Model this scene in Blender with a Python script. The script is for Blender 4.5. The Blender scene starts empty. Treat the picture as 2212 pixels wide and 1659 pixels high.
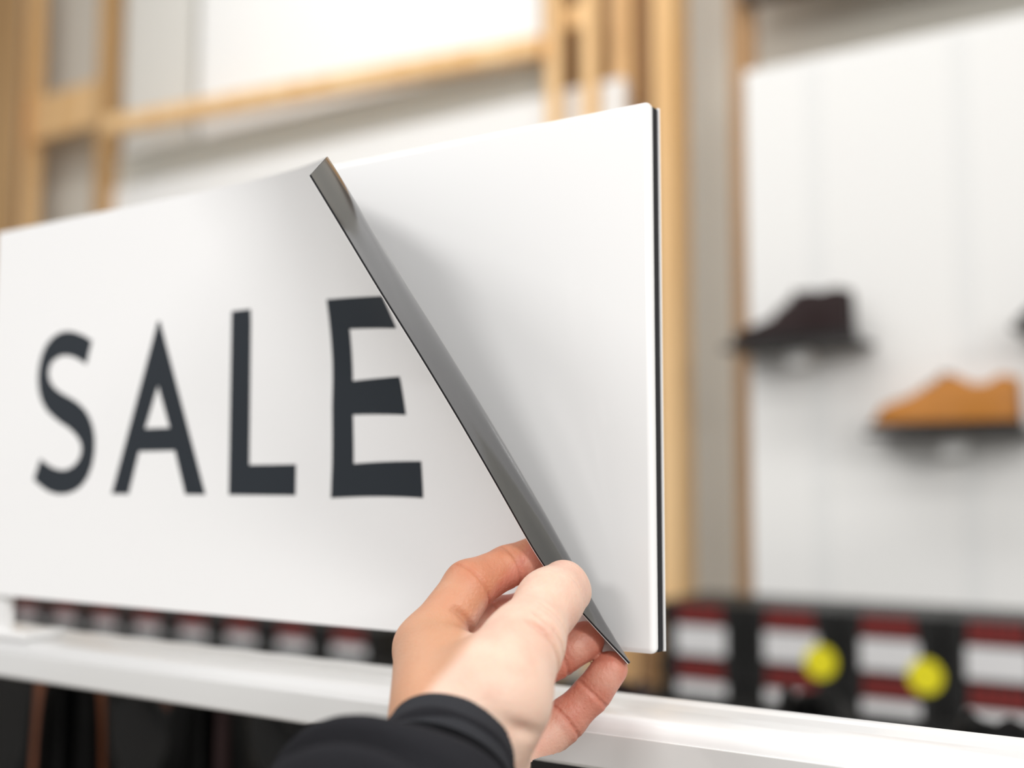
import bpy, bmesh, math, random
import numpy as np
from mathutils import Vector, Matrix

random.seed(4)
np.random.seed(4)
C = bpy.context.scene.collection
SC = bpy.context.scene

# ------------------------------------------------------------------ camera
F, CX, CY = 2500.0, 1106.0, 829.5            # focal length and centre in pixels of the 2212x1659 frame
YAW, PIT = math.radians(33.65), math.atan(214.5 / 2500)
CAM = np.array([0.0, 0.0, 1.45])
_f0 = np.array([-math.sin(YAW), math.cos(YAW), 0.0])
RT = np.array([math.cos(YAW), math.sin(YAW), 0.0])
FW = _f0 * math.cos(PIT) + np.array([0, 0, math.sin(PIT)])
UP = -_f0 * math.sin(PIT) + np.array([0, 0, math.cos(PIT)])

cam = bpy.data.cameras.new('camera')
cam.sensor_width = 36.0
cam.lens = F / 2212 * 36.0
cam.clip_start = 0.02
cam.dof.use_dof = True
cam.dof.focus_distance = 0.468
cam.dof.aperture_fstop = 3.4
cam.dof.aperture_blades = 0
camo = bpy.data.objects.new('camera', cam)
C.objects.link(camo)
camo.location = CAM
camo.rotation_euler = (math.pi / 2 + PIT, 0, YAW)
SC.camera = camo

# ------------------------------------------------------------------ light
w = bpy.data.worlds.new('world')
SC.world = w
w.use_nodes = True
w.node_tree.nodes['Background'].inputs[0].default_value = (1.0, 1.0, 1.0, 1)
w.node_tree.nodes['Background'].inputs[1].default_value = 0.42


def area(name, loc, target, size, sizey, power, col=(1, .98, .955)):
    l = bpy.data.lights.new(name, 'AREA')
    l.shape = 'RECTANGLE'
    l.size, l.size_y = size, sizey
    l.energy = power
    l.color = col
    o = bpy.data.objects.new(name, l)
    C.objects.link(o)
    o.location = loc
    d = Vector(target) - Vector(loc)
    o.rotation_euler = d.to_track_quat('-Z', 'Y').to_euler()
    return o


# rows of ceiling luminaires over the shop floor, and wall washers in front of the display wall
for X_, Y_, p_ in ((2.0, -1.3, 48), (.3, -1.6, 18), (-2.2, -1.6, 46), (1.6, .2, 24), (-.9, .1, 9)):
    area('ceiling_lamp', (X_, Y_, 3.3), (X_, Y_ + .01, 0), 1.5, .35, p_)
area('unseen_lamp', (.3, -4.0, 2.75), (-.28, .447, 1.45), .9, .45, 40)
area('unseen_lamp', (3.2, -1.2, 2.7), (-.28, .447, 1.45), 1.2, .5, 45)  # added fill from the right, brightens the shade beside flap and fingers
area('wall_washer', (-.4, 1.2, 3.4), (-.6, 2.4, 1.7), 1.6, .3, 9)
area('wall_washer', (-2.0, 1.2, 3.4), (-2.1, 2.4, 2.0), 1.8, .3, 17)
SC.cycles.caustics_reflective = False
SC.cycles.caustics_refractive = False

SC.view_settings.view_transform = 'Standard'
SC.view_settings.look = 'None'
SC.view_settings.gamma = 1
SC.view_settings.exposure = -0.10
SC.view_settings.use_curve_mapping = False


# ------------------------------------------------------------------ helpers
def ray(px, py):
    return FW + RT * (px - CX) / F - UP * (py - CY) / F


def at(px, py, d):
    """the point seen at a pixel, d metres along the optical axis"""
    return CAM + d * ray(px, py)


def onY(px, py, Y):
    """the point seen at a pixel on the vertical plane y = Y (planes parallel to the sign)"""
    r = ray(px, py)
    return CAM + r * (Y - CAM[1]) / r[1]


def mat(name, col, rough=.5, spec=.5, coat=0.0, metal=0.0, noise=None, bump=None, sss=0.0):
    m = bpy.data.materials.new(name)
    m.use_nodes = True
    nt = m.node_tree
    b = nt.nodes['Principled BSDF']
    b.inputs['Base Color'].default_value = (*col, 1)
    b.inputs['Roughness'].default_value = rough
    b.inputs['Specular IOR Level'].default_value = spec
    b.inputs['Metallic'].default_value = metal
    b.inputs['Coat Weight'].default_value = coat
    b.inputs['Coat Roughness'].default_value = .03
    if noise:                                    # (scale xyz, second colour, detail)
        tc = nt.nodes.new('ShaderNodeTexCoord')
        mp = nt.nodes.new('ShaderNodeMapping')
        mp.inputs['Scale'].default_value = noise[0]
        nz = nt.nodes.new('ShaderNodeTexNoise')
        nz.inputs['Scale'].default_value = 1.0
        nz.inputs['Detail'].default_value = noise[2]
        cr = nt.nodes.new('ShaderNodeValToRGB')
        cr.color_ramp.elements[0].position = .35
        cr.color_ramp.elements[1].position = .68
        cr.color_ramp.elements[0].color = (*col, 1)
        cr.color_ramp.elements[1].color = (*noise[1], 1)
        nt.links.new(tc.outputs['Object'], mp.inputs[0])
        nt.links.new(mp.outputs[0], nz.inputs['Vector'])
        nt.links.new(nz.outputs[0], cr.inputs[0])
        nt.links.new(cr.outputs[0], b.inputs['Base Color'])
    if bump:                                     # (scale, strength, distance)
        tc = nt.nodes.new('ShaderNodeTexCoord')
        nz = nt.nodes.new('ShaderNodeTexNoise')
        nz.inputs['Scale'].default_value = bump[0]
        nz.inputs['Detail'].default_value = 4
        bp = nt.nodes.new('ShaderNodeBump')
        bp.inputs['Strength'].default_value = bump[1]
        bp.inputs['Distance'].default_value = bump[2]
        nt.links.new(tc.outputs['Object'], nz.inputs['Vector'])
        nt.links.new(nz.outputs[0], bp.inputs['Height'])
        nt.links.new(bp.outputs[0], b.inputs['Normal'])
    return m


def link(name, me, mats, parent=None, smooth=False):
    o = bpy.data.objects.new(name, me)
    for m in (mats if isinstance(mats, (list, tuple)) else [mats]):
        me.materials.append(m)
    C.objects.link(o)
    if parent:
        o.parent = parent
    if smooth:
        me.polygons.foreach_set('use_smooth', [True] * len(me.polygons))
    return o


def pydata(name, v, f, mats, parent=None, smooth=False):
    me = bpy.data.meshes.new(name)
    me.from_pydata([tuple(map(float, p)) for p in v], [], [tuple(map(int, q)) for q in f])
    me.update()
    return link(name, me, mats, parent, smooth)


def from_bm(name, bm, mats, parent=None, smooth=False):
    me = bpy.data.meshes.new(name)
    bm.to_mesh(me)
    bm.free()
    return link(name, me, mats, parent, smooth)


def bm_box(bm, x0, x1, y0, y1, z0, z1, bev=0.0, seg=2):
    r = bmesh.ops.create_cube(bm, size=1)
    bmesh.ops.scale(bm, vec=(x1 - x0, y1 - y0, z1 - z0), verts=r['verts'])
    bmesh.ops.translate(bm, vec=((x0 + x1) / 2, (y0 + y1) / 2, (z0 + z1) / 2), verts=r['verts'])
    if bev:
        e = list({e for v in r['verts'] for e in v.link_edges})
        bmesh.ops.bevel(bm, geom=e, offset=bev, segments=seg, affect='EDGES', profile=.5)


def box(name, x0, x1, y0, y1, z0, z1, m, parent=None, bev=0.0, seg=2, smooth=False):
    bm = bmesh.new()
    bm_box(bm, x0, x1, y0, y1, z0, z1, bev, seg)
    return from_bm(name, bm, m, parent, smooth)


def tag(o, label=None, cat=None, group=None, kind=None):
    if label:
        o['label'] = label
    if cat:
        o['category'] = cat
    if group:
        o['group'] = group
    if kind:
        o['kind'] = kind
    return o


def empty(name, loc=(0, 0, 0), label=None, cat=None, group=None):
    o = bpy.data.objects.new(name, None)
    o.empty_display_size = .02
    o.location = loc
    C.objects.link(o)
    return tag(o, label, cat, group)


# ------------------------------------------------------------------ materials
M_board = mat('board_white', (.895, .895, .895), .35, .4, coat=.5)
M_board.node_tree.nodes['Principled BSDF'].inputs['Coat Roughness'].default_value = .12
M_core = mat('foam_black', (.012, .012, .015), .6, .3)
M_film = mat('print_white', (.91, .91, .915), .38, .35)
M_back = mat('magnet_back', (.020, .021, .024), .15, .5)
M_back.node_tree.nodes['Principled BSDF'].inputs['IOR'].default_value = 2.2
M_ink = mat('ink_slate', (.026, .032, .040), .6, .2)
M_rail = mat('rail_white', (.84, .84, .84), .35, .3, coat=.3)
M_wall = mat('wall_grey', (.74, .715, .645), .9, .2, noise=((1.2, 1.2, .5), (.82, .80, .73), 3))
M_panel = mat('panel_white', (.90, .895, .875), .7, .3)
M_panel_dim = mat('panel_white_dim', (.72, .70, .65), .7, .3)  # white panel with its weaker light put into the base colour
M_slot = mat('slot_strip', (.86, .86, .845), .7, .3)
M_wood = mat('timber_light', (.78, .47, .20), .6, .3, noise=((22, 22, 1.2), (.91, .64, .35), 5))
M_woodd = mat('timber_dark', (.34, .19, .085), .65, .3, noise=((22, 22, 1.2), (.46, .28, .14), 5))
M_woodm = mat('timber_mid', (.46, .27, .115), .65, .3, noise=((22, 22, 1.2), (.60, .38, .18), 5))
M_beamd = mat('timber_stained', (.12, .085, .06), .7, .3, noise=((3, 22, 22), (.17, .13, .1), 5))
M_floor = mat('floor_grey', (.36, .34, .31), .5, .4, noise=((3, 3, 3), (.42, .4, .37), 4))
M_box = mat('box_black', (.010, .010, .010), .45, .35)
M_red = mat('box_red', (.19, .022, .02), .5, .3)
M_label = mat('box_label', (.68, .68, .69), .5, .3)
M_yel = mat('sticker_yellow', (.80, .72, .02), .5, .3)
M_plinth = mat('plinth_dark', (.05, .04, .035), .6, .3)
M_blk = mat('leather_black', (.006, .006, .006), .65, .1)
M_brn = mat('leather_dark_brown', (.020, .009, .009), .5, .2)
M_chest = mat('leather_chestnut', (.17, .06, .028), .42, .4)
M_tan = mat('leather_tan', (.47, .18, .022), .45, .35)
M_sole = mat('sole_dark', (.014, .013, .013), .6, .3)
M_lace = mat('lace', (.03, .018, .014), .8, .2)
M_plate = mat('shelf_plate', (.03, .026, .025), .4, .4)
M_deck = mat('deck_dark', (.007, .007, .007), .9, .08)
M_knit = mat('sleeve_black', (.022, .022, .026), .95, .15, bump=(1400, .9, .0012))
M_rib = mat('cuff_black', (.034, .035, .040), .95, .15, bump=(1100, .7, .001))
M_nail = mat('nail', (.80, .56, .48), .28, .5)

# skin: pale on the back of the hand, redder on the finger pads (attribute 'ruddy')
M_skin = bpy.data.materials.new('skin')
M_skin.use_nodes = True
nt = M_skin.node_tree
b = nt.nodes['Principled BSDF']
b.inputs['Roughness'].default_value = .46
b.inputs['Specular IOR Level'].default_value = .42
b.inputs['Subsurface Weight'].default_value = .3
b.inputs['Subsurface Radius'].default_value = (1.0, .32, .18)
b.inputs['Subsurface Scale'].default_value = .005
an = nt.nodes.new('ShaderNodeAttribute')
an.attribute_name = 'ruddy'
mx = nt.nodes.new('ShaderNodeMix')
mx.data_type = 'RGBA'
mx.inputs['A'].default_value = (.78, .55, .435, 1)
mx.inputs['B'].default_value = (.53, .145, .09, 1)
tc = nt.nodes.new('ShaderNodeTexCoord')
nz = nt.nodes.new('ShaderNodeTexNoise')
nz.inputs['Scale'].default_value = 95
nz.inputs['Detail'].default_value = 3
ma = nt.nodes.new('ShaderNodeMath')
ma.operation = 'MULTIPLY_ADD'
ma.inputs[1].default_value = .55
ma.inputs[2].default_value = -.26
mad = nt.nodes.new('ShaderNodeMath')
mad.operation = 'ADD'
mad.use_clamp = True
nt.links.new(tc.outputs['Object'], nz.inputs['Vector'])
nt.links.new(nz.outputs[0], ma.inputs[0])
nt.links.new(ma.outputs[0], mad.inputs[0])
nt.links.new(an.outputs['Fac'], mad.inputs[1])
nt.links.new(mad.outputs[0], mx.inputs['Factor'])
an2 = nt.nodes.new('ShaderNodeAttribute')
an2.attribute_name = 'tan'  # the colour word only: orange-brown on the left part of the hand
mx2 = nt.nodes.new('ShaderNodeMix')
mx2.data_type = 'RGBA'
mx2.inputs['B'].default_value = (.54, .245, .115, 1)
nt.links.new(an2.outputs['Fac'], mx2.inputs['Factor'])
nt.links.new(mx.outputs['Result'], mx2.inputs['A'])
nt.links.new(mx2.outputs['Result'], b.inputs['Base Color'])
n2 = nt.nodes.new('ShaderNodeTexNoise')
n2.inputs['Scale'].default_value = 700
n2.inputs['Detail'].default_value = 3
bp = nt.nodes.new('ShaderNodeBump')
bp.inputs['Strength'].default_value = .45
bp.inputs['Distance'].default_value = .0008
nt.links.new(tc.outputs['Object'], n2.inputs['Vector'])
nt.links.new(n2.outputs[0], bp.inputs['Height'])
nt.links.new(bp.outputs[0], b.inputs['Normal'])

# ------------------------------------------------------------------ room
tag(box('floor', -8, 4, -5, 2.60, -.05, 0, M_floor), kind='structure')
tag(box('wall_back', -8, 4, 2.52, 2.62, 0, 4.2, M_wall), kind='structure')

YP = 2.33                                        # front plane of the white display panels


def rect(x0, y0, x1, y1, Y):
    """X and Z extents on plane Y of what is seen between two pixels"""
    a, b_ = onY(x0, y0, Y), onY(x1, y1, Y)
    return a[0], b_[0], b_[2], a[2]


def panel(name, X0, X1, Z0, Z1, m, label, Y=YP, th=.03):
    o = box(name, X0, X1, Y, Y + th, Z0, Z1, m, bev=.003)
    return tag(o, label, 'panel')


def post(X0, X1, Z0, Z1, Y0, Y1, m, label, cat='post', name='timber_post'):
    o = box(name, X0, X1, Y0, Y1, Z0, Z1, m, bev=.003)
    return tag(o, label, cat)


xr = onY(1607, 150, YP)[0]
zr = onY(1605, 155, YP)[2]
pr = panel('display_panel', xr, .55, .98, zr, M_panel, 'tall white wall panel holding the shelves of display shoes')
for px in (1772, 2096):
    X = onY(px, 900, YP)[0]
    box('slot_strip', X - .022, X + .022, YP - .0012, YP, .99, zr - .01, M_slot, pr)
# upper and lower white panels behind the sign
x0, x1 = onY(270, 200, YP + .02)[0], onY(412, 200, YP + .02)[0]
zb_ = onY(1165, 95, YP)[2]
panel('wall_panel', x0, x1, zb_ - .02, 3.6, M_panel_dim, 'narrow dimmed white wall panel right of the slim timber post, upper left', YP + .02)
x2, x3 = onY(430, 100, YP + .02)[0], onY(1168, 60, YP + .02)[0]
panel('wall_panel', x2, x3, zb_ - .02, 3.6, M_panel, 'wide bright white wall panel above the long timber rail', YP + .02)
x4, x5 = onY(232, 430, YP + .02)[0], onY(1345, 200, YP + .02)[0]
zl = onY(1170, 205, YP + .02)[2]
panel('wall_panel', x4, x5, 1.30, zl, M_panel, 'white wall panel directly behind the top edge of the SALE sign', YP + .02)

M_chan = mat('channel_grey', (.72, .70, .63), .6, .3)
ch = empty('metal_channel', (0, 0, 0), 'pale grey horizontal channel between the upper and lower white panels', 'channel')
box('channel_web', x4 + .02, x3, YP + .035, YP + .05, zl + .004, zb_ - .024, M_chan, ch)
for z_ in (zl + .012, (zl + zb_) / 2, zb_ - .034):
    box('channel_lip', x4 + .02, x3, YP + .026, YP + .035, z_ - .007, z_ + .007, M_chan, ch, .002)

# long horizontal timber, slightly out of line with the wall
a, c = onY(235, 268, 2.22), onY(1172, 96, YP - .04)
bm = bmesh.new()
L = math.hypot(c[0] - a[0], c[1] - a[1])
bm_box(bm, 0, L, -.02, .03, -.030, .018, .003)
o = from_bm('timber_rail', bm, M_wood)
o.location = (a[0], a[1], a[2])
o.rotation_euler = (0, -math.atan2(c[2] - a[2], L), math.atan2(c[1] - a[1], c[0] - a[0]))
tag(o, 'long horizontal timber rail under the bright white panel', 'beam')


def vpost(px0, px1, px2, py, Y, m, label):
    """upright post: front face between px0 and px1, right-hand side face seen on to px2"""
    a, b_ = onY(px0, py, Y)[0], onY(px1, py, Y)[0]
    Y2 = min(b_ / onY(px2, py, 1.0)[0], 2.515)
    post(a, b_, 0, 3.4, Y, Y2, m, label)
    return a, b_, Y, Y2


vpost(-90, 34, 42, 250, 2.29, M_woodm, 'darker timber post cut off by the far left edge')
f0_ = vpost(46, 58, 94, 250, 2.34, M_wood, 'pale timber post just right of the darker far-left post')
f1_ = vpost(206, 228, 264, 250, 2.31, M_woodm, 'slim timber post left of the dimmed white panel')
a, c = onY(92, 212, 2.37), onY(210, 282, 2.37)
post(f0_[1], f1_[0], c[2] + .015, a[2], 2.355, 2.385, M_wood, 'short timber crosspiece between the two left posts', 'beam', 'timber_crosspiece')
g0 = vpost(1178, 1208, 1216, 130, 2.30, M_wood, 'first narrow timber post right of the bright white panel')
g1 = vpost(1256, 1288, 1296, 130, 2.32, M_wood, 'second narrow timber post right of the bright white panel')
g2 = vpost(1316, 1362, 1372, 130, 2.41, M_wood, 'set-back timber post behind the top right corner of the sign')
g3 = vpost(1374, 1400, 1412, 130, 2.42, M_woodd, 'brown timber post left of the widest pale post')
vpost(1416, 1462, 1496, 700, 2.33, M_wood, 'widest pale timber post just right of the sign')
vpost(1582, 1640, 1646, 600, YP + .035, M_woodd, 'brown timber post at the left edge of the display panel')
a, c = onY(1300, 185, 2.47), onY(1300, 40, 2.47)
post(onY(1195, 100, 2.47)[0], onY(1412, 100, 2.47)[0], a[2], 3.3, 2.475, 2.519, M_woodd, 'dark brown board standing for the shade between the narrow posts', 'board', 'gap_shade_board')  # added board, its dark brown stands for shade between the posts
post(g0[1], g1[0], onY(1230, 62, 2.33)[2], onY(1230, 14, 2.33)[2], 2.325, 2.36, M_wood,
     'short timber block joining the two narrow posts at the top', 'beam', 'timber_crosspiece')
a = onY(1640, 30, YP)
post(onY(1592, 20, YP - .02)[0], .6, a[2] + .03, a[2] + .30, YP - .02, YP + .03, M_beamd, 'dark stained beam above the display panel, top right', 'beam', 'dark_beam')

# ------------------------------------------------------------------ shoe boxes
YBX = 2.05


def shoe_box(X, Z, wd, hg, dp, label, sticker=None):
    t = empty('shoe_box', (X, YBX + dp / 2, Z), label, 'box', 'black shoe boxes along the wall')
    lid = hg * .40
    box('base', -wd / 2 + .002, wd / 2 - .002, -dp / 2 + .002, dp / 2 - .002, .0, hg - lid, M_box, t, .001)
    box('lid', -wd / 2, wd / 2, -dp / 2, dp / 2, hg - lid, hg, M_box, t, .0015)
    y = -dp / 2
    # red printed mark on the lid: a bar and three blocks, unreadable in the photo
    bm = bmesh.new()
    bm_box(bm, -.046, .046, y - .0007, y, hg - lid * .96, hg - lid * .66)
    for q in range(5):
        bm_box(bm, -.044 + q * .0182, -.044 + q * .0182 + .0145, y - .0007, y, hg - lid * .60, hg - lid * .06)
    mk = from_bm('red_mark', bm, M_red, t)
    mk['label'] = 'red printed mark on the lid'
    lb = box('paper_label', -.050, .050, y + .0010, y + .0022, hg * .05, hg * .56, M_label, t)
    lb['label'] = 'white paper label'
    if sticker:
        bm = bmesh.new()
        bmesh.ops.create_cone(bm, cap_ends=True, segments=32, radius1=.029, radius2=.029, depth=.002)
        bmesh.ops.rotate(bm, verts=bm.verts, matrix=Matrix.Rotation(math.pi / 2, 3, 'X'))
        s = from_bm('price_sticker', bm, M_yel, t)
        s.location = (sticker[0] - X, y - .002, sticker[1] - Z)
        s['label'] = 'round yellow sticker'
    return t


ORD = ['first', 'second', 'third', 'fourth', 'fifth', 'sixth', 'seventh', 'eighth', 'ninth', 'tenth', 'eleventh', 'twelfth']
cx0 = onY(1512, 1320, YBX)
cx3 = onY(2153, 1356, YBX)
pit = (cx3[0] - cx0[0]) / 3
rp = cx0[2] - onY(1510, 1440, YBX)[2]
ztop = cx0[2] + rp * .17
for r in range(2):
    for k in range(4):
        X = cx0[0] + pit * k
        st = None
        extra = ''
        if r == 0 and k in (1, 2):
            p = onY((1772, 1999)[k - 1], (1430, 1461)[k - 1], YBX - .002)
            st = (p[0], p[2])
            extra = ' with a round yellow sticker'
        shoe_box(X, ztop - rp * (r + 1), pit - .006, rp - .002, .21,
                 f'black shoe box{extra}, {ORD[k]} right of the sign, {("top", "lower")[r]} row', st)
xl = onY(845, 1400, YBX)[0]
for k in range(10):
    X = cx0[0] - pit * (5 + k)
    if X > xl + pit * .6:
        continue
    n = sum(1 for q in range(k + 1) if cx0[0] - pit * (5 + q) <= xl + pit * .6)
    shoe_box(X, ztop - rp * 2, pit - .006, rp - .002, .21,
             f'black shoe box glimpsed under the sign, {ORD[n - 1]} to the left of the hand')
zs = ztop - rp * 2
t = empty('box_plinth', (0, 0, 0), 'dark low plinth carrying the row of black shoe boxes', 'plinth')
box('plinth_top', -4.3, .6, YBX - .02, YBX + .222, zs - .03, zs, M_plinth, t, .002)
for X in np.arange(-4.2, .6, .8):
    box('plinth_leg', X, X + .04, YBX + .02, YBX + .21, 0, zs - .03, M_plinth, t)


# ------------------------------------------------------------------ shoes
def ip(s, pts):
    xs, ys = zip(*pts)
    # smooth interpolation through the profile points
    i = int(np.clip(np.searchsorted(xs, s) - 1, 0, len(xs) - 2))
    u = np.clip((s - xs[i]) / (xs[i + 1] - xs[i]), 0, 1)
    u = u * u * (3 - 2 * u) * .6 + u * .4
    return ys[i] + (ys[i + 1] - ys[i]) * u


def make_shoe(label, group, m_up, L=.285, boot=False, strap=None, straps=None, low=False, loafer=False, hs=1.0, cat='shoe', name='leather_shoe', m_heel=None):
    """shoe along +X (toe at +X), sole on z = 0"""
    t = empty(name, (0, 0, 0), label, cat, group)
    W = [(0, .020), (.04, .030), (.15, .034), (.35, .033), (.55, .041), (.70, .047), (.85, .041), (.94, .029), (1, .006)]
    if boot:
        H = [(0, .135), (.10, .142), (.30, .142), (.40, .136), (.50, .096), (.62, .070), (.80, .052), (.93, .044), (1, .020)]
    elif loafer:
        H = [(0, .078), (.10, .086), (.22, .074), (.36, .064), (.44, .066), (.54, .064), (.66, .056), (.80, .046), (.93, .038), (1, .018)]
    elif low:
        H = [(0, .086), (.10, .092), (.20, .078), (.30, .079), (.40, .094), (.48, .098), (.58, .080), (.75, .060), (.90, .049), (1, .018)]
    else:
        H = [(0, .102), (.10, .108), (.22, .103), (.34, .108), (.44, .106), (.54, .080), (.66, .056), (.80, .045), (.93, .038), (1, .018)]
    H = [(a_, b_ * hs) for a_, b_ in H]
    z0 = .016
    S = 34
    NO, NI = 9, 5
    vs, fs = [], []
    op = .42 if not boot else .40
    for i in range(S + 1):
        s = i / S
        ss = 1 - (1 - s) ** 1.25
        wv, hv = ip(ss, W), ip(ss, H)
        opened = ss < op
        gap = max(.0006, wv * .62 * math.sqrt(max(0, 1 - ((ss - op * .48) / (op * .55)) ** 2))) if opened else .0006
        ringp = []
        for k in range(NO):                          # outer left, bottom to rim
            u = k / (NO - 1)
            ang = u * math.pi / 2
            y = gap + (wv - gap) * math.cos(ang) ** .75
            z = z0 + (hv - z0) * math.sin(ang) ** .9
            ringp.append((y, z))
        dpt = (hv - .030) if opened else .001
        for k in range(1, NI + 1):                   # lining, rim down
            u = k / NI
            ringp.append((gap * (1 - .5 * u * u), hv - dpt * u))
        full = ringp + [(-y, z) for y, z in reversed(ringp)]
        vs += [(ss * L, y, z) for y, z in full]
    n = 2 * (NO + NI)
    for i in range(S):
        for k in range(n - 1):
            fs.append((i * n + k, i * n + k + 1, (i + 1) * n + k + 1, (i + 1) * n + k))
    fs.append(tuple(range(n)))
    fs.append(tuple(S * n + k for k in reversed(range(n))))
    o = pydata('upper', vs, fs, [m_up], t, True)
    # sole and heel
    out = []
    for i in range(S + 1):
        s = i / S
        out.append((s * L * 1.02 - .002, ip(s, W) + .004))
    pl = [(x, y) for x, y in out] + [(x, -y) for x, y in reversed(out)]
    zt, zb2 = z0 + .003, .008
    v = [(x, y, zt) for x, y in pl] + [(x, y, zb2 + .004 * max(0, (x / L - .75)) * 4) for x, y in pl]
    m_ = len(pl)
    f = [tuple(range(m_)), tuple(reversed(range(m_, 2 * m_)))] + [(k, m_ + k, m_ + (k + 1) % m_, (k + 1) % m_) for k in range(m_)]
    pydata('sole', v, f, M_sole, t)
    hl = [(x, y) for x, y in out if x < L * .27]
    pl = hl + [(x, -y) for x, y in reversed(hl)]
    m_ = len(pl)
    v = [(x, y, zb2) for x, y in pl] + [(x * .97 + .002, y * .96, 0) for x, y in pl]
    f = [tuple(range(m_)), tuple(reversed(range(m_, 2 * m_)))] + [(k, m_ + k, m_ + (k + 1) % m_, (k + 1) % m_) for k in range(m_)]
    pydata('heel', v, f, M_sole, t)
    if not boot and not loafer:
        for q in range(4):
            s = .44 + q * .05
            z = ip(s, H) + .002
            wv = ip(s, W) * .5
            bm = bmesh.new()
            bm_box(bm, s * L - .003, s * L + .003, -wv, wv, z - .006, z + .001, .001)
            from_bm('lace', bm, M_lace, t)
    if m_heel:
        vs, fs = [], []
        for i in range(9):
            a = -1.25 + 2.5 * i / 8
            for z in (.020, .05, .096 if not low else .082):
                vs.append((.030 - .0335 * math.cos(a) * (1.0 - .1 * (z > .08)), .0325 * math.sin(a) * (1 if z < .06 else .80), z))
        for i in range(8):
            for k in range(2):
                fs.append((i * 3 + k, i * 3 + k + 1, (i + 1) * 3 + k + 1, (i + 1) * 3 + k))
        pydata('heel_patch', vs, fs, m_heel, t, True)
    for ys in (straps or ()):
        # leather strap running up the back of the shaft
        vs, fs = [], []
        for i in range(12):
            u = i / 11
            z = .015 + (H[1][1] - .012) * u
            x = .001 + .5 * ys * ys / .03 + .003 * u
            y0 = ys * (1.02 - .10 * u)
            hw = .0050 + .0035 * (1 - u) ** 2
            for dy in (-hw, hw):
                vs.append((x - .005, y0 + dy, z))
            for dy in (hw, -hw):
                vs.append((x + .006, y0 + dy, z))
        for i in range(11):
            for k in range(4):
                fs.append((i * 4 + k, i * 4 + (k + 1) % 4, (i + 1) * 4 + (k + 1) % 4, (i + 1) * 4 + k))
        fs += [(0, 1, 2, 3), (44, 47, 46, 45)]
        s_ = pydata('strap', vs, fs, strap, t, True)
        s_['label'] = 'brown leather strap'
    return t


def place(t, p, rot):
    t.location = p
    t.rotation_euler = (0, 0, rot)


# display shelves with a shoe on each
def shoe_shelf(X0, X1, Z, label):
    t = empty('shoe_shelf', ((X0 + X1) / 2, YP - .004, Z), label, 'shelf', 'small shoe shelves on the white panel')
    hw = (X1 - X0) / 2
    box('plate', -hw, hw, -.125, 0, -.010, 0, M_plate, t, .002)
    box('bracket', -.02, .02, -.07, 0, -.045, -.010, M_slot, t, .002)
    return t


YS = YP - .065
a, c = onY(1583, 738, YS), onY(1872, 752, YS)
zsh = (a[2] + c[2]) / 2
shoe_shelf(a[0], c[0], zsh, 'small dark wall shelf under the dark brown display shoe')
s1 = make_shoe('dark brown leather derby shoe on the upper left wall shelf', None, M_brn, L=onY(1850, 730, YS)[0] - onY(1592, 730, YS)[0])
place(s1, (onY(1842, 730, YS)[0], YS, zsh), math.pi)
a, c = onY(1888, 935, YS), onY(2240, 950, YS)
zsh2 = onY(1900, 937, YS)[2]
shoe_shelf(a[0], c[0], zsh2, 'small dark wall shelf under the tan display shoe')
s2 = make_shoe('tan leather brogue with a reddish heel on the lower right wall shelf', None, M_tan, L=onY(2212, 930, YS)[0] - onY(1888, 930, YS)[0], low=True, m_heel=M_chest, hs=1.12)
place(s2, (onY(2206, 930, YS)[0], YS, zsh2), math.pi)
a = onY(2196, 700, YS)
shoe_shelf(a[0], a[0] + .27, a[2] - .008, 'small wall shelf cut off by the right edge of the frame')
s3 = make_shoe('dark shoe whose toe just enters at the right edge of the frame', None, M_blk, L=.28)
place(s3, (a[0] + .285, YS, a[2] - .008), math.pi)

# ------------------------------------------------------------------ shoe table behind the rail
ZD = 1.150
t = empty('shoe_table', (0, 0, 0), 'dark low shoe table behind the white rail', 'table')
box('table_top', -2.3, .6, .56, 1.55, ZD - .03, ZD, M_deck, t, .002)
for X in (-2.2, .5):
    for Y in (.60, 1.45):
        box('leg', X - .02, X + .02, Y, Y + .04, 0, ZD - .03, M_deck, t)


def on_table(px, dep, rot, fn):
    p = at(px, 1500, dep)
    sh = fn()
    place(sh, (p[0], p[1], ZD), rot)
    return sh


def heel_on(px, turn=0):
    """heading that shows the heel to the viewer"""
    return math.radians(90 + turn) + YAW - math.atan((px - CX) / F)


def shoe_here(px, dep, turn, label, m, **k):
    on_table(px, dep, heel_on(px, turn), lambda: make_shoe(label, None, m, **k))


BT = dict(boot=True, cat='boot', name='ankle_boot')
shoe_here(1742, 1.08, -4, 'black leather loafer seen from its round heel, right of the hand', M_blk, loafer=True, hs=1.27)
shoe_here(2100, 1.02, -28, 'black leather loafer peeking over the rail at the right edge', M_blk, loafer=True, L=.28, hs=1.1)
shoe_here(1352, 1.25, 5, 'dark brown leather loafer between the little finger and the timber post', M_brn, loafer=True)
shoe_here(425, 1.45, 6, 'chestnut brown leather shoe seen in the gap under the letter A', M_chest, loafer=True)
shoe_here(225, 1.62, 10, 'dark reddish brown loafer in the gap under the letter S', M_brn, loafer=True)
shoe_here(700, 1.34, 5, 'black leather loafer in the gap left of the hand', M_blk, loafer=True)
shoe_here(152, .92, 0, 'black ankle boot with two brown heel straps, leftmost below the rail', M_blk, strap=M_chest, straps=(-.0225, .0225), hs=1.12, **BT)
shoe_here(455, .90, 0, 'black ankle boot with one dark brown strap, below the rail near the black sleeve', M_blk, strap=M_brn, straps=(-.010,), hs=1.12, **BT)

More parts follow.
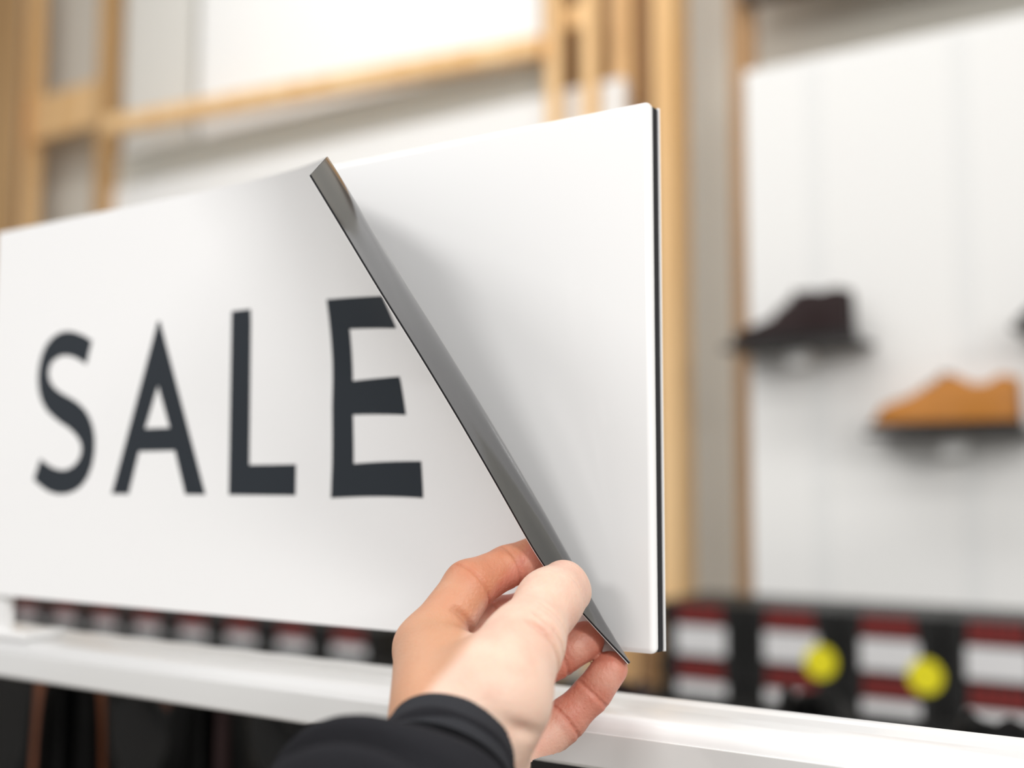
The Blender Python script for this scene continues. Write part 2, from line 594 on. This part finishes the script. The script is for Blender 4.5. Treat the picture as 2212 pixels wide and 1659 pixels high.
# ------------------------------------------------------------------ rail
prof = [(.3990, 1.3400), (.3985, 1.3420), (.3985, 1.3535)]
for k in range(7):
    a = math.pi - k / 6 * math.pi / 2
    prof.append((.3985 + .0065 + .0065 * math.cos(a), 1.3540 + .0065 * math.sin(a)))
prof += [(.412, 1.3607), (.424, 1.3602), (.428, 1.3597), (.440, 1.3597), (.4435, 1.3605), (.4475, 1.3605), (.4490, 1.3590), (.4490, 1.350), (.4465, 1.350), (.4465, 1.357),
         (.404, 1.357), (.4015, 1.353), (.4015, 1.340)]
RS = 1.115                                       # the rail stands a little behind the sheet's corner
prof = [(y * RS, 1.45 - (1.45 - z) * RS) for y, z in prof]
RTOP = 1.45 - (1.45 - 1.3605) * RS
rail = empty('shelf_rail', (-.3, .42, 1.34), 'long white glossy plastic rail running below the SALE sign', 'rail')
X0, X1 = -1.05, .55
n = len(prof)
v = [(X0 + .3, y - .42, z - 1.34) for y, z in prof] + [(X1 + .3, y - .42, z - 1.34) for y, z in prof]
f = [(k, (k + 1) % n, n + (k + 1) % n, n + k) for k in range(n)] + [tuple(reversed(range(n))), tuple(range(n, 2 * n))]
rb = pydata('rail_body', v, f, M_rail, rail)
rb.data.polygons.foreach_set('use_smooth', [i < 12 for i in range(len(f))])
rb.data.update()
M_strip = mat('clear_strip', (.74, .74, .735), .3, .5, coat=1.0)
M_strip.node_tree.nodes['Principled BSDF'].inputs['Coat IOR'].default_value = 2.0
ls = box('price_strip', X0 + .302, X1 + .298, .3985 * RS - .0009 - .42, .3985 * RS + .0002 - .42, 1.45 - (1.45 - 1.3412) * RS - 1.34, 1.45 - (1.45 - 1.3540) * RS - 1.34, M_strip, rail, .0004)
ls['label'] = 'clear glossy price strip on the front'
# two slim brackets carry it from the table
for X in (-.98, .45):
    box('rail_bracket', X + .3, X + .33, .055, .16, -.205 + .03, .004, M_deck, rail)

# ------------------------------------------------------------------ sign board
YB, XR, XL, ZB, ZT = .447, -.226, -.7115, 1.3780, 1.6175
board = empty('sign_board', ((XL + XR) / 2, YB, ZB), 'rigid white glossy sign board behind the peeled sheet', 'sign board')
ox, oz = (XL + XR) / 2, ZB
bd = box('front_panel', XL - ox, XR - ox + .0005, 0, .0060, -.0003, ZT - oz + .0005, M_board, board, .0026, 5, True)
cr = box('foam_core', XL - ox, XR - ox - .0002, .0060, .0108, 0, ZT - oz - .0004, M_core, board, .0006, 2)
cr['label'] = 'black foam layer'
box('back_sheet', XL - ox, XR - ox + .0003, .0108, .0118, 0, ZT - oz, M_film, board)
bm = bmesh.new()
bm_box(bm, XL - ox - .040, -.694 - ox, .002, .0105, RTOP - oz + .001, .035, .002)
from_bm('support_post', bm, M_rail, board)
bm = bmesh.new()
bm_box(bm, XL - ox - .05, -.668 - ox, .0, .03, RTOP - oz, RTOP + .0055 - oz, .0015)
from_bm('support_foot', bm, M_rail, board)

# ------------------------------------------------------------------ peeled magnetic sheet
TH = .0011
Epx = np.array([(1357, 1435), (1300, 1375), (1253, 1322), (1205, 1268), (1165, 1215), (1075, 1055), (985, 900), (900, 760), (818, 630), (740, 500), (667, 380)], float)
Spx = np.array([(1358, 1434), (1320, 1378), (1277, 1302), (1226, 1205), (1160, 1088), (1052, 905), (950, 740), (850, 582), (780, 465), (735, 388), (703, 341)], float)


def arcp(P):
    s = np.r_[0, np.cumsum(np.linalg.norm(np.diff(P, axis=0), axis=1))]
    return s / s[-1]


def smooth_line(P, n=400, k=18):
    t = np.linspace(0, 1, n)
    s = arcp(P)
    Q = np.stack([np.interp(t, s, P[:, i]) for i in range(2)], 1)
    for _ in range(2):
        Qp = np.vstack([2 * Q[0] - Q[1:k + 1][::-1], Q, 2 * Q[-1] - Q[-k - 1:-1][::-1]])
        c = np.ones(2 * k + 1) / (2 * k + 1)
        Q = np.stack([np.convolve(Qp[:, i], c, 'valid') for i in range(2)], 1)
    return Q


Es, Ss = smooth_line(Epx), smooth_line(Spx)


def along(P, t):
    s = arcp(P)
    return np.interp(t, s, P[:, 0]), np.interp(t, s, P[:, 1])


def sheet_row(t):
    """one horizontal line of the sheet: where it leaves the board, its curve in space, arc length"""
    dE = .480 - .035 * t
    E = at(*along(Es, t), dE)
    S = at(*along(Ss, t), dE + .003 + .030 * t ** .6)
    xa = -.345 - .185 * t
    A = np.array([xa, YB - TH, ZB + (ZT - ZB) * t])
    rd = (S - CAM) / np.linalg.norm(S - CAM)
    L = np.linalg.norm(S - A)
    kS = min(L * .35, max(.92 * (YB - .0015 - S[1]) / rd[1], .001))        # never pushes through the board
    hA, hS = A + np.array([1, 0, 0]) * L * .45, S + rd * kS
    u = np.linspace(0, 1, 40)[:, None]
    c1 = A * (1 - u) ** 3 + 3 * hA * u * (1 - u) ** 2 + 3 * hS * u * u * (1 - u) + S * u ** 3
    l = np.linalg.norm(E - S)
    h1, h2 = S - rd * l * .4, E + (S - E) * .2
    u = np.linspace(0, 1, 14)[1:, None]
    c2 = S * (1 - u) ** 3 + 3 * h1 * u * (1 - u) ** 2 + 3 * h2 * u * u * (1 - u) + E * u ** 3
    c = np.vstack([A, c1[1:], c2])
    ln = np.r_[0, np.cumsum(np.linalg.norm(np.diff(c, axis=0), axis=1))]
    return xa, c, ln


_rows = {}


def surf(X, Z):
    """flat sheet coordinates (as it lay on the board) -> where that spot is now"""
    t = round(min(max((Z - ZB) / (ZT - ZB), 0), 1), 4)
    if t not in _rows:
        _rows[t] = sheet_row(t)
    xa, c, ln = _rows[t]
    if X <= xa:
        return np.array([X, YB - TH, ZB + (ZT - ZB) * t])
    s = (X - xa) / (XR - xa) * ln[-1]
    return np.array([np.interp(s, ln, c[:, i]) for i in range(3)])


NU, NT = 110, 90
Xg = np.r_[np.linspace(XL + .0005, -.56, 12)[:-1], np.linspace(-.56, XR, NU)]
G = np.array([[surf(X, ZB + (ZT - ZB) * t) for X in Xg] for t in np.linspace(0, 1, NT)])
du = np.gradient(G, axis=1)
dv = np.gradient(G, axis=0)
N = np.cross(du, dv)
N /= np.linalg.norm(N, axis=2, keepdims=True)     # points towards the printed side
nT, nX = G.shape[:2]
lay = [G, G - N * .00022, G - N * .00105]
verts = np.concatenate([l.reshape(-1, 3) for l in lay])
nn = nT * nX
faces, mi = [], []
for i in range(nT - 1):
    for j in range(nX - 1):
        q = (i * nX + j, i * nX + j + 1, (i + 1) * nX + j + 1, (i + 1) * nX + j)
        faces.append(q)
        mi.append(0)
        faces.append(tuple(2 * nn + k for k in reversed(q)))
        mi.append(1)
bord = [(0, j) for j in range(nX)] + [(i, nX - 1) for i in range(1, nT)] + [(nT - 1, j) for j in range(nX - 2, -1, -1)] + [(i, 0) for i in range(nT - 2, 0, -1)]
bi = [i * nX + j for i, j in bord]
for k in range(len(bi)):
    a_, b_ = bi[k], bi[(k + 1) % len(bi)]
    for lay_i, m_ in ((0, 0), (1, 2)):
        faces.append((lay_i * nn + b_, lay_i * nn + a_, (lay_i + 1) * nn + a_, (lay_i + 1) * nn + b_))
        mi.append(m_)
org = np.array([(XL + XR) / 2, YB, ZB])
sheet = pydata('magnetic_sheet', verts - org, faces, [M_film, M_back, M_core], None)
sheet.location = org
sheet.data.polygons.foreach_set('material_index', mi)
sheet.data.polygons.foreach_set('use_smooth', [m_ != 2 for m_ in mi])
try:
    sheet.data.set_sharp_from_angle(angle=math.radians(40))
except Exception:
    pass
tag(sheet, 'white magnetic sheet printed SALE, its right corner peeled off the board', 'sign sheet')

# letters, in the flat coordinates of the sheet
zl = lambda p: onY(40 + p[0] / 3.191, 600 + p[1] / 3.191, YB - TH)
S_out = [(508, 435), (450, 398), (390, 375), (340, 368), (290, 376), (235, 411), (190, 465), (160, 535), (141, 615), (134, 700), (141, 780), (160, 850), (195, 913), (240, 958),
         (290, 998), (340, 1030), (385, 1070), (420, 1117), (436, 1165), (431, 1215), (410, 1265), (370, 1305), (325, 1325), (280, 1324), (230, 1306), (185, 1276), (152, 1247), (105, 1390),
         (150, 1433), (210, 1474), (270, 1491), (330, 1490), (390, 1468), (440, 1430), (480, 1370), (510, 1290), (525, 1200), (527, 1110), (515, 1030), (490, 960), (455, 905), (410, 862),
         (360, 830), (310, 803), (265, 773), (230, 735), (212, 690), (209, 645), (220, 600), (245, 566), (285, 541), (325, 534), (370, 541), (420, 564), (468, 597)]
# the sheet's own millimetres: taken once from the photo, then plain coordinates
S_flat = [tuple(zl(p)[[0, 2]]) for p in S_out]
zbase, zcap = 1.4437, 1.5456
A_x0, A_xl = zl((645, 1497))[0], zl((1287, 1500))[0]
A_ap = zl((970, 300))
fx = lambda x, y: zl((x, y))[0]
A_out = [(fx(642, 1497), zbase), (fx(760, 1497), zbase), (fx(832, 1197), zl((832, 1197))[2]), (fx(1078, 1195), zl((832, 1197))[2]), (fx(1150, 1500), zbase), (fx(1290, 1500), zbase),
         (fx(977, 290), A_ap[2]), (fx(961, 290), A_ap[2])]
A_in = [(fx(962, 745), zl((962, 745))[2]), (fx(874, 1040), zl((874, 1040))[2]), (fx(1043, 1036), zl((874, 1040))[2])]
L_out = [(-.4838, zbase), (-.4335, zbase), (-.4335, 1.4599), (-.4682, 1.4599), (-.4692, zcap), (-.4845, zcap)]
E_out = [(-.4086, 1.4425), (-.3461, 1.4450), (-.3452, 1.4640), (-.3926, 1.4601), (-.3918, 1.4858), (-.3523, 1.4876), (-.3523, 1.5078), (-.3903, 1.5038), (-.3866, 1.5318),
         (-.3402, 1.5335), (-.3415, 1.5500), (-.4024, 1.5478), (-.4046, 1.515), (-.4070, 1.490)]


def letter(outer, inner, label):
    bm = bmesh.new()
    es = []
    for loop in [outer] + ([inner] if inner else []):
        vv = [bm.verts.new((x, 0, z)) for x, z in loop]
        es += [bm.edges.new((vv[i], vv[(i + 1) % len(vv)])) for i in range(len(vv))]
    bmesh.ops.triangle_fill(bm, edges=es, use_beauty=True)
    xs = [p[0] for p in outer]
    zs_ = [p[1] for p in outer]
    for x in np.arange(min(xs) + .002, max(xs), .0025):
        bmesh.ops.bisect_plane(bm, geom=bm.verts[:] + bm.edges[:] + bm.faces[:], plane_co=(x, 0, 0), plane_no=(1, 0, 0))
    for z in np.arange(min(zs_) + .002, max(zs_), .0035):
        bmesh.ops.bisect_plane(bm, geom=bm.verts[:] + bm.edges[:] + bm.faces[:], plane_co=(0, 0, z), plane_no=(0, 0, 1))
    for v_ in bm.verts:
        x, z = v_.co.x, v_.co.z
        p = surf(x, z)
        e = .0004
        nrm = np.cross(surf(x + e, z) - surf(x - e, z), surf(x, z + e) - surf(x, z - e))
        nrm /= np.linalg.norm(nrm)
        v_.co = Vector(p + nrm * .00016 - org)
    bmesh.ops.recalc_face_normals(bm, faces=bm.faces)
    o = from_bm('letter', bm, M_ink, sheet, True)
    o['label'] = label
    return o


letter(S_flat, None, 'dark slate letter S')
letter(A_out, A_in, 'dark slate letter A')
letter(L_out, None, 'dark slate letter L')
letter(E_out, None, 'dark slate letter E')

# ------------------------------------------------------------------ hand (implicit surface, one continuous mesh)
# camera-metric millimetres: x right, y down, z along the optical axis
def cm(px, py, d):
    return np.array([(px - CX) / F * d, (py - CY) / F * d, d], np.float32) * 1000


def to_world(P):
    P = np.asarray(P) / 1000.0
    return CAM + P[:, :1] * RT - P[:, 1:2] * UP + P[:, 2:3] * FW


VOX = .8
lo = np.array([-56, 56, 358], float)
hi = np.array([58, 150, 512], float)
dims = np.ceil((hi - lo) / VOX).astype(int) + 1
GX, GY, GZ = np.meshgrid(*[(lo[i] + VOX * np.arange(dims[i])).astype(np.float32) for i in range(3)], indexing='ij')
PG = np.stack([GX, GY, GZ], -1)


def rcone(P, a, b_, r1, r2):
    ba = b_ - a
    l2 = float(ba @ ba)
    rr = r1 - r2
    a2 = l2 - rr * rr
    il2 = 1 / l2
    pa = P - a
    y = pa @ ba
    z = y - l2
    x2 = ((pa * l2 - ba * y[..., None]) ** 2).sum(-1)
    y2, z2 = y * y * l2, z * z * l2
    k = np.sign(rr) * rr * rr * x2
    d = (np.sqrt(np.maximum(x2 * a2 * il2, 0)) + y * rr) * il2 - r1
    d = np.where(np.sign(y) * a2 * y2 < k, np.sqrt(x2 + y2) * il2 - r1, d)
    return np.where(np.sign(z) * a2 * z2 > k, np.sqrt(x2 + z2) * il2 - r2, d)


def smin(a, b_, k):
    h = np.maximum(k - np.abs(a - b_), 0) / k
    return np.minimum(a, b_) - h * h * k * .25


def chain(P, pts, k):
    d = None
    for (a, ra), (b_, rb_) in zip(pts[:-1], pts[1:]):
        s = rcone(P, a, b_, ra, rb_)
        d = s if d is None else smin(d, s, k)
    return d


J = {
    'index': [((926, 1400, .451), 12.6), ((1013, 1266, .468), 10.2), ((1096, 1224, .481), 8.3), ((1150, 1200, .487), 7.6)],
    'middle': [((958, 1478, .464), 12.0), ((1064, 1340, .488), 9.8), ((1142, 1322, .494), 8.6), ((1180, 1310, .496), 7.8)],
    'ring': [((1015, 1562, .468), 11.8), ((1110, 1474, .480), 9.2), ((1205, 1419, .487), 8.2), ((1265, 1383, .490), 7.9)],
    'little': [((1096, 1664, .470), 11.0), ((1219, 1557, .482), 8.5), ((1279, 1498, .485), 7.6), ((1318, 1445, .487), 7.2)],
}
J = {k: [(cm(*p), r) for p, r in v_] for k, v_ in J.items()}
T = [((1040, 1575, .405), 16.5), ((1062, 1505, .409), 20.0), ((1130, 1392, .428), 14.0), ((1186, 1300, .452), 11.6), ((1217, 1262, .4645), 9.7)]
T = [(cm(*p), r) for p, r in T]
thumb = chain(PG, T, 7)
palm = chain(PG, [J['index'][0], (cm(942, 1520, .413), 14.4), (cm(965, 1600, .402), 18.0)], 8)
for nm, wpt, wr in (('middle', (972, 1600, .413), 16), ('ring', (1000, 1640, .414), 16), ('little', (1030, 1680, .418), 16)):
    palm = smin(palm, rcone(PG, J[nm][0][0], cm(*wpt), J[nm][0][1], wr), 12)
palm = smin(palm, rcone(PG, cm(985, 1600, .402), cm(945, 1690, .387), 20.4, 20.6), 10)      # wrist
palm = smin(palm, rcone(PG, cm(1056, 1600, .410), cm(1040, 1720, .416), 13.0, 13.5), 10)    # heel of the hand
palm = smin(palm, rcone(PG, cm(938, 1415, .441), cm(1046, 1434, .431), 10.5, 7.8), 10)      # web of the thumb
palm = smin(palm, rcone(PG, cm(960, 1470, .428), cm(1060, 1500, .415), 14.0, 16.0), 12)
hand = smin(palm, thumb, 5)
fdist = {}
for nm in ('index', 'middle', 'ring', 'little'):
    fd = chain(PG, J[nm], 3)
    hand = np.minimum(hand, smin(palm, fd, 6))
# fleshy finger pads and thumb pad
hand = smin(hand, rcone(PG, cm(1205, 1300, .459), cm(1237, 1284, .467), 9.5, 7.3), 5)
for nm, off in (('index', (0, 1.5, -2.0)), ('ring', (-1, 0, -2.2)), ('little', (-.5, -.5, -2.0))):
    a, b_ = J[nm][2][0], J[nm][3][0]
    o_ = np.array(off, np.float32)
    pad = rcone(PG, a * .35 + b_ * .65 + o_, b_ + o_ * .6, J[nm][3][1] * .82, J[nm][3][1] * .72)
    hand = smin(hand, pad, 4)


def groove(c, axis, half, wdt, dep, side=None):
    """a skin crease: a thin ring of depression round point c, across direction axis"""
    axis = np.asarray(axis, np.float32)
    axis = axis / np.linalg.norm(axis)
    q = PG - c
    u = q @ axis
    r = np.sqrt(np.maximum((q ** 2).sum(-1) - u * u, 0))
    g = dep * np.exp(-(u / wdt) ** 2) * np.clip((half - r) / 3.0, 0, 1)
    if side is not None:
        s = np.asarray(side, np.float32)
        s = s / np.linalg.norm(s)
        g = g * np.clip((q @ s) / 3.0, 0, 1)
    return g


CAMS = (0, 0, -1)
for nm in ('index', 'ring', 'little', 'middle'):
    for q in (1, 2):
        a, b_, c_ = J[nm][q - 1][0], J[nm][q][0], J[nm][q + 1][0]
        ax = (c_ - b_) / np.linalg.norm(c_ - b_) + (b_ - a) / np.linalg.norm(b_ - a)
        hand = hand + groove(b_ + np.array([0, 0, 0]), ax, J[nm][q][1] + 6, .75, 1.0, CAMS)
        hand = hand + groove(b_ + ax * 1.1, ax, J[nm][q][1] + 6, .5, .3, CAMS)
# index: fold where the finger meets the web
hand = hand + groove(cm(975, 1318, .452), cm(1010, 1262, .468) - cm(918, 1398, .451), 17, 1.6, 2.3, (.8, .4, -.6))
# thumb: creases at the middle joint on the right side
ax = T[3][0] - T[2][0]
hand = hand + groove(T[2][0] + ax * .02, ax, 22, .9, 1.5, (1, .3, -.2))
hand = hand + groove(T[2][0] + ax * .30, ax, 20, .8, .9, (1, .3, -.2))
hand = hand + groove(T[2][0] - ax * .16, ax, 24, 1.1, 2.1, (1, .3, -.3))
hand = hand + groove(T[2][0] + ax * .17, ax, 22, .6, .35, (1, .3, -.2))
hand = hand + groove(T[3][0] + ax * .15, T[4][0] - T[3][0], 18, .7, .4, (1, .8, -.1))
# hollow between the thumb and wrist tendons
q = PG - cm(1118, 1560, .398)
hand = hand + 2.6 * np.exp(-((q[..., 0] * .8 + q[..., 1] * .5) / 6.5) ** 2 - ((q[..., 0] * .5 - q[..., 1] * .8) / 2.6) ** 2 - (q[..., 2] / 12) ** 2)


def surface_nets(f, lo, h):
    nx, ny, nz = f.shape
    s = f < 0
    c = np.zeros((nx - 1, ny - 1, nz - 1), np.int8)
    for dx in (0, 1):
        for dy in (0, 1):
            for dz in (0, 1):
                c += s[dx:nx - 1 + dx, dy:ny - 1 + dy, dz:nz - 1 + dz]
    act = (c > 0) & (c < 8)
    idx = np.full(act.shape, -1, np.int64)
    ijk = np.argwhere(act)
    idx[act] = np.arange(len(ijk))
    acc = np.zeros((len(ijk), 3))
    cnt = np.zeros(len(ijk))
    cor = [(dx, dy, dz) for dx in (0, 1) for dy in (0, 1) for dz in (0, 1)]
    for p in cor:
        for ax_ in range(3):
            if p[ax_] == 0:
                q_ = list(p)
                q_[ax_] = 1
                f0 = f[ijk[:, 0] + p[0], ijk[:, 1] + p[1], ijk[:, 2] + p[2]]
                f1 = f[ijk[:, 0] + q_[0], ijk[:, 1] + q_[1], ijk[:, 2] + q_[2]]
                m_ = (f0 < 0) != (f1 < 0)
                t_ = np.where(m_, f0 / np.where(m_, f0 - f1, 1), 0)
                pt = np.tile(np.array(p, float), (len(ijk), 1))
                pt[:, ax_] += t_
                acc += pt * m_[:, None]
                cnt += m_
    V = lo + h * (ijk + acc / cnt[:, None])
    Q = []
    for ax_ in range(3):
        s0 = np.take(s, range(f.shape[ax_] - 1), ax_)
        s1 = np.take(s, range(1, f.shape[ax_]), ax_)
        e = np.argwhere(s0 != s1)
        o1, o2 = [(1, 2), (2, 0), (0, 1)][ax_]
        ok = (e[:, o1] > 0) & (e[:, o2] > 0) & (e[:, o1] < f.shape[o1] - 1) & (e[:, o2] < f.shape[o2] - 1)
        e = e[ok]
        flip = s0[e[:, 0], e[:, 1], e[:, 2]]
        def cell(d1, d2):
            c_ = e.copy()
            c_[:, o1] -= d1
            c_[:, o2] -= d2
            return idx[c_[:, 0], c_[:, 1], c_[:, 2]]
        q_ = np.stack([cell(1, 1), cell(0, 1), cell(0, 0), cell(1, 0)], 1)
        q_[~flip] = q_[~flip][:, ::-1]
        Q.append(q_)
    return V, np.concatenate(Q)


V, Q = surface_nets(hand, lo, VOX)
Vw = to_world(V)
person = empty('person', to_world(cm(985, 1600, .401)[None])[0], 'person reaching in from below, left hand in a black sleeve pinching the peeled sheet', 'person')
po = np.array(person.location)
# x,y(down),z -> world flips handedness, so reverse the quads
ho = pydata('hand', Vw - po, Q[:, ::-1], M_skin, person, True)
ruddy = np.zeros(len(V))
for nm in J:
    d = chain(V.astype(np.float32), J[nm][1:], 3)
    d0 = chain(V.astype(np.float32), J[nm][:2], 3)
    ruddy = np.maximum(ruddy, np.clip(1 - np.maximum(d, 0) / 5, 0, 1) * .80)
    ruddy = np.maximum(ruddy, np.clip(1 - np.maximum(d0, 0) / 4, 0, 1) * .38)
    tip = np.linalg.norm(V - J[nm][3][0], axis=1)
    ruddy = np.maximum(ruddy, np.clip(1.6 - tip / 9, 0, 1) * .98)
for pt, rad, amt in ((T[4][0], 12, .40), (T[3][0] + np.array([6, 4, -8]), 10, .30), (T[2][0] + np.array([-4, -4, -12]), 12, .22)):
    ruddy = np.maximum(ruddy, amt * np.exp(-(np.linalg.norm(V - pt, axis=1) / rad) ** 2))
at_ = ho.data.attributes.new('ruddy', 'FLOAT', 'POINT')
at_.data.foreach_set('value', ruddy.astype(np.float32))


# orange-brown tone left of a line from the thumb web to the wrist
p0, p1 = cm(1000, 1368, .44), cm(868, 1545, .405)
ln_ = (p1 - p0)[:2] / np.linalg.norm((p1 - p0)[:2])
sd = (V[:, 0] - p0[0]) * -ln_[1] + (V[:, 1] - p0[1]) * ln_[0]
side_tone = np.clip(sd / 4.5 + .4, 0, 1)
side_tone = side_tone * side_tone * (3 - 2 * side_tone) * .76 * (1 - ruddy * .4)
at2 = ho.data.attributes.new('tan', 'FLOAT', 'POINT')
at2.data.foreach_set('value', side_tone.astype(np.float32))


def nail(a, b_, r, n_dir, ln, wd, name):
    """curved nail plate lying on the far side of a fingertip"""
    ax_ = (b_ - a) / np.linalg.norm(b_ - a)
    n_ = np.array(n_dir, float)
    n_ -= ax_ * (n_ @ ax_)
    n_ /= np.linalg.norm(n_)
    s_ = np.cross(ax_, n_)
    vs, fs = [], []
    nu, nv = 9, 9
    for top in (1, 0):
        for i in range(nu):
            u = i / (nu - 1) * 2 - 1
            for j in range(nv):
                v_ = j / (nv - 1) * 2 - 1
                th = v_ * wd * (1 - .25 * u ** 4)
                rr = r + (.25 if top else -.5) - .35 * (u > .3) * (u - .3)
                p = b_ + ax_ * (u * ln * .5 + r * .05 - .6 * v_ * v_ * u) + n_ * rr * math.cos(th) + s_ * rr * math.sin(th)
                vs.append(p)
    m_ = nu * nv
    for i in range(nu - 1):
        for j in range(nv - 1):
            q_ = (i * nv + j, i * nv + j + 1, (i + 1) * nv + j + 1, (i + 1) * nv + j)
            fs += [q_, tuple(m_ + k for k in reversed(q_))]
    bd_ = [j for j in range(nv)] + [i * nv + nv - 1 for i in range(1, nu)] + [(nu - 1) * nv + j for j in range(nv - 2, -1, -1)] + [i * nv for i in range(nu - 2, 0, -1)]
    for k in range(len(bd_)):
        x, y = bd_[k], bd_[(k + 1) % len(bd_)]
        fs.append((y, x, m_ + x, m_ + y))
    return pydata(name, to_world(np.array(vs)) - po, fs, M_nail, ho, True)


nail(T[3][0], T[4][0], 9.6, (.75, .35, .8), 11.0, .75, 'thumb_nail')
for nm, nd in (('index', (-.2, -.6, .75)), ('middle', (-.1, -.3, .95)), ('ring', (.25, .35, .9)), ('little', (.35, .35, .85))):
    nail(J[nm][2][0], J[nm][3][0], J[nm][3][1], nd, 10, .85, 'fingernail')

# ------------------------------------------------------------------ sleeve
def tube(path, nring, nth, rad, inner=None):
    """lofted tube along a smooth path of (point, radius); rad(u, theta) scales it"""
    P = np.array([p for p, r in path], float)
    Rr = np.array([r for p, r in path], float)
    s = np.r_[0, np.cumsum(np.linalg.norm(np.diff(P, axis=0), axis=1))]
    s /= s[-1]
    us = np.linspace(0, 1, nring)
    if len(P) > 4:                                # ring spacing: dense near the wrist, loose further down
        us = us ** 1.7
    dP = np.gradient(P, s, axis=0)                # cubic Hermite through the path points
    ki = np.clip(np.searchsorted(s, us) - 1, 0, len(P) - 2)
    hh = (s[ki + 1] - s[ki])[:, None]
    tt = ((us - s[ki])[:, None]) / hh
    pts = ((2 * tt ** 3 - 3 * tt ** 2 + 1) * P[ki] + (tt ** 3 - 2 * tt ** 2 + tt) * hh * dP[ki]
           + (-2 * tt ** 3 + 3 * tt ** 2) * P[ki + 1] + (tt ** 3 - tt ** 2) * hh * dP[ki + 1])
    rr = np.interp(us, s, Rr)
    tg = np.gradient(pts, axis=0)
    tg /= np.linalg.norm(tg, axis=1, keepdims=True)
    ref = np.array([.93, .37, .0])
    out = []
    for i in range(nring):
        e1 = ref - tg[i] * (ref @ tg[i])
        e1 /= np.linalg.norm(e1)
        e2 = np.cross(tg[i], e1)
        for k in range(nth):
            th = 2 * math.pi * k / nth
            q_ = rr[i] * rad(us[i], th)
            out.append(pts[i] + e1 * q_ * math.cos(th) + e2 * q_ * math.sin(th))
    return np.array(out)


def loft_faces(nring, nth, close=False):
    return [(i * nth + k, i * nth + (k + 1) % nth, (i + 1) * nth + (k + 1) % nth, (i + 1) * nth + k) for i in range(nring - 1) for k in range(nth)]


# sleeve: bunched knit, from behind the cuff down to the elbow side
SP = [(cm(966, 1630, .395), 22.0), (cm(951, 1676, .388), 24.0), (cm(915, 1740, .379), 32.0), (cm(868, 1815, .364), 41.0), (cm(785, 1960, .342), 44.0), (cm(690, 2330, .310), 47.0), (cm(560, 2900, .280), 52.0)]


def sleeve_rad(u, th):
    u = min(u * 2.6, 2.6)
    f_ = 1 + .14 * math.sin(24 * u + 1.4 * math.sin(th + .6) + .4) * max(.25, 1 - .5 * u)
    f_ += .055 * math.sin(31 * u + 2.2 * math.sin(th - 1.0)) * max(.2, 1 - .6 * u) + .03 * math.sin(3 * th + 9 * u)
    f_ += .012 * math.sin(7 * th - 15 * u)
    return f_ * (.94 + .06 * min(1, u / .1))


NR, NH = 150, 96
sv = tube(SP, NR, NH, sleeve_rad)
# closed inside: the sleeve has thickness
sv2 = tube([(p, r - 2.5) for p, r in SP], NR, NH, sleeve_rad)
fs = loft_faces(NR, NH)
m_ = NR * NH
fs = fs + [tuple(m_ + k for k in reversed(q_)) for q_ in fs]
for k in range(NH):
    k2 = (k + 1) % NH
    fs.append((k2, k, m_ + k, m_ + k2))
    e = (NR - 1) * NH
    fs.append((e + k, e + k2, m_ + e + k2, m_ + e + k))
slv = pydata('sleeve', to_world(np.concatenate([sv, sv2])) - po, fs, M_knit, person, True)
slv['label'] = 'black knitted sleeve'

CP = [(cm(981, 1590, .4010), 22.3), (cm(972, 1614, .3972), 22.8), (cm(962, 1638, .3935), 23.6), (cm(952, 1664, .3895), 24.3)]
NRc, NHc = 26, 200


def cuff_rad(u, th):
    return (1 + .006 * math.sin(th * 64)) * (1 - .035 * math.exp(-((u) / .06) ** 2)) + .02 * math.sin(2 * th + 1) * u


cv = tube(CP, NRc, NHc, cuff_rad)
cv2 = tube([(p, r - 1.6) for p, r in CP], NRc, NHc, cuff_rad)
fs = loft_faces(NRc, NHc)
m_ = NRc * NHc
fs = fs + [tuple(m_ + k for k in reversed(q_)) for q_ in fs]
for k in range(NHc):
    k2 = (k + 1) % NHc
    fs.append((k2, k, m_ + k, m_ + k2))
cf = pydata('cuff', to_world(np.concatenate([cv, cv2])) - po, fs, M_rib, slv, True)
cf['label'] = 'ribbed black cuff'
for o_ in (slv, cf):
    bm = bmesh.new()
    bm.from_mesh(o_.data)
    bmesh.ops.recalc_face_normals(bm, faces=bm.faces)
    bm.to_mesh(o_.data)
    bm.free()
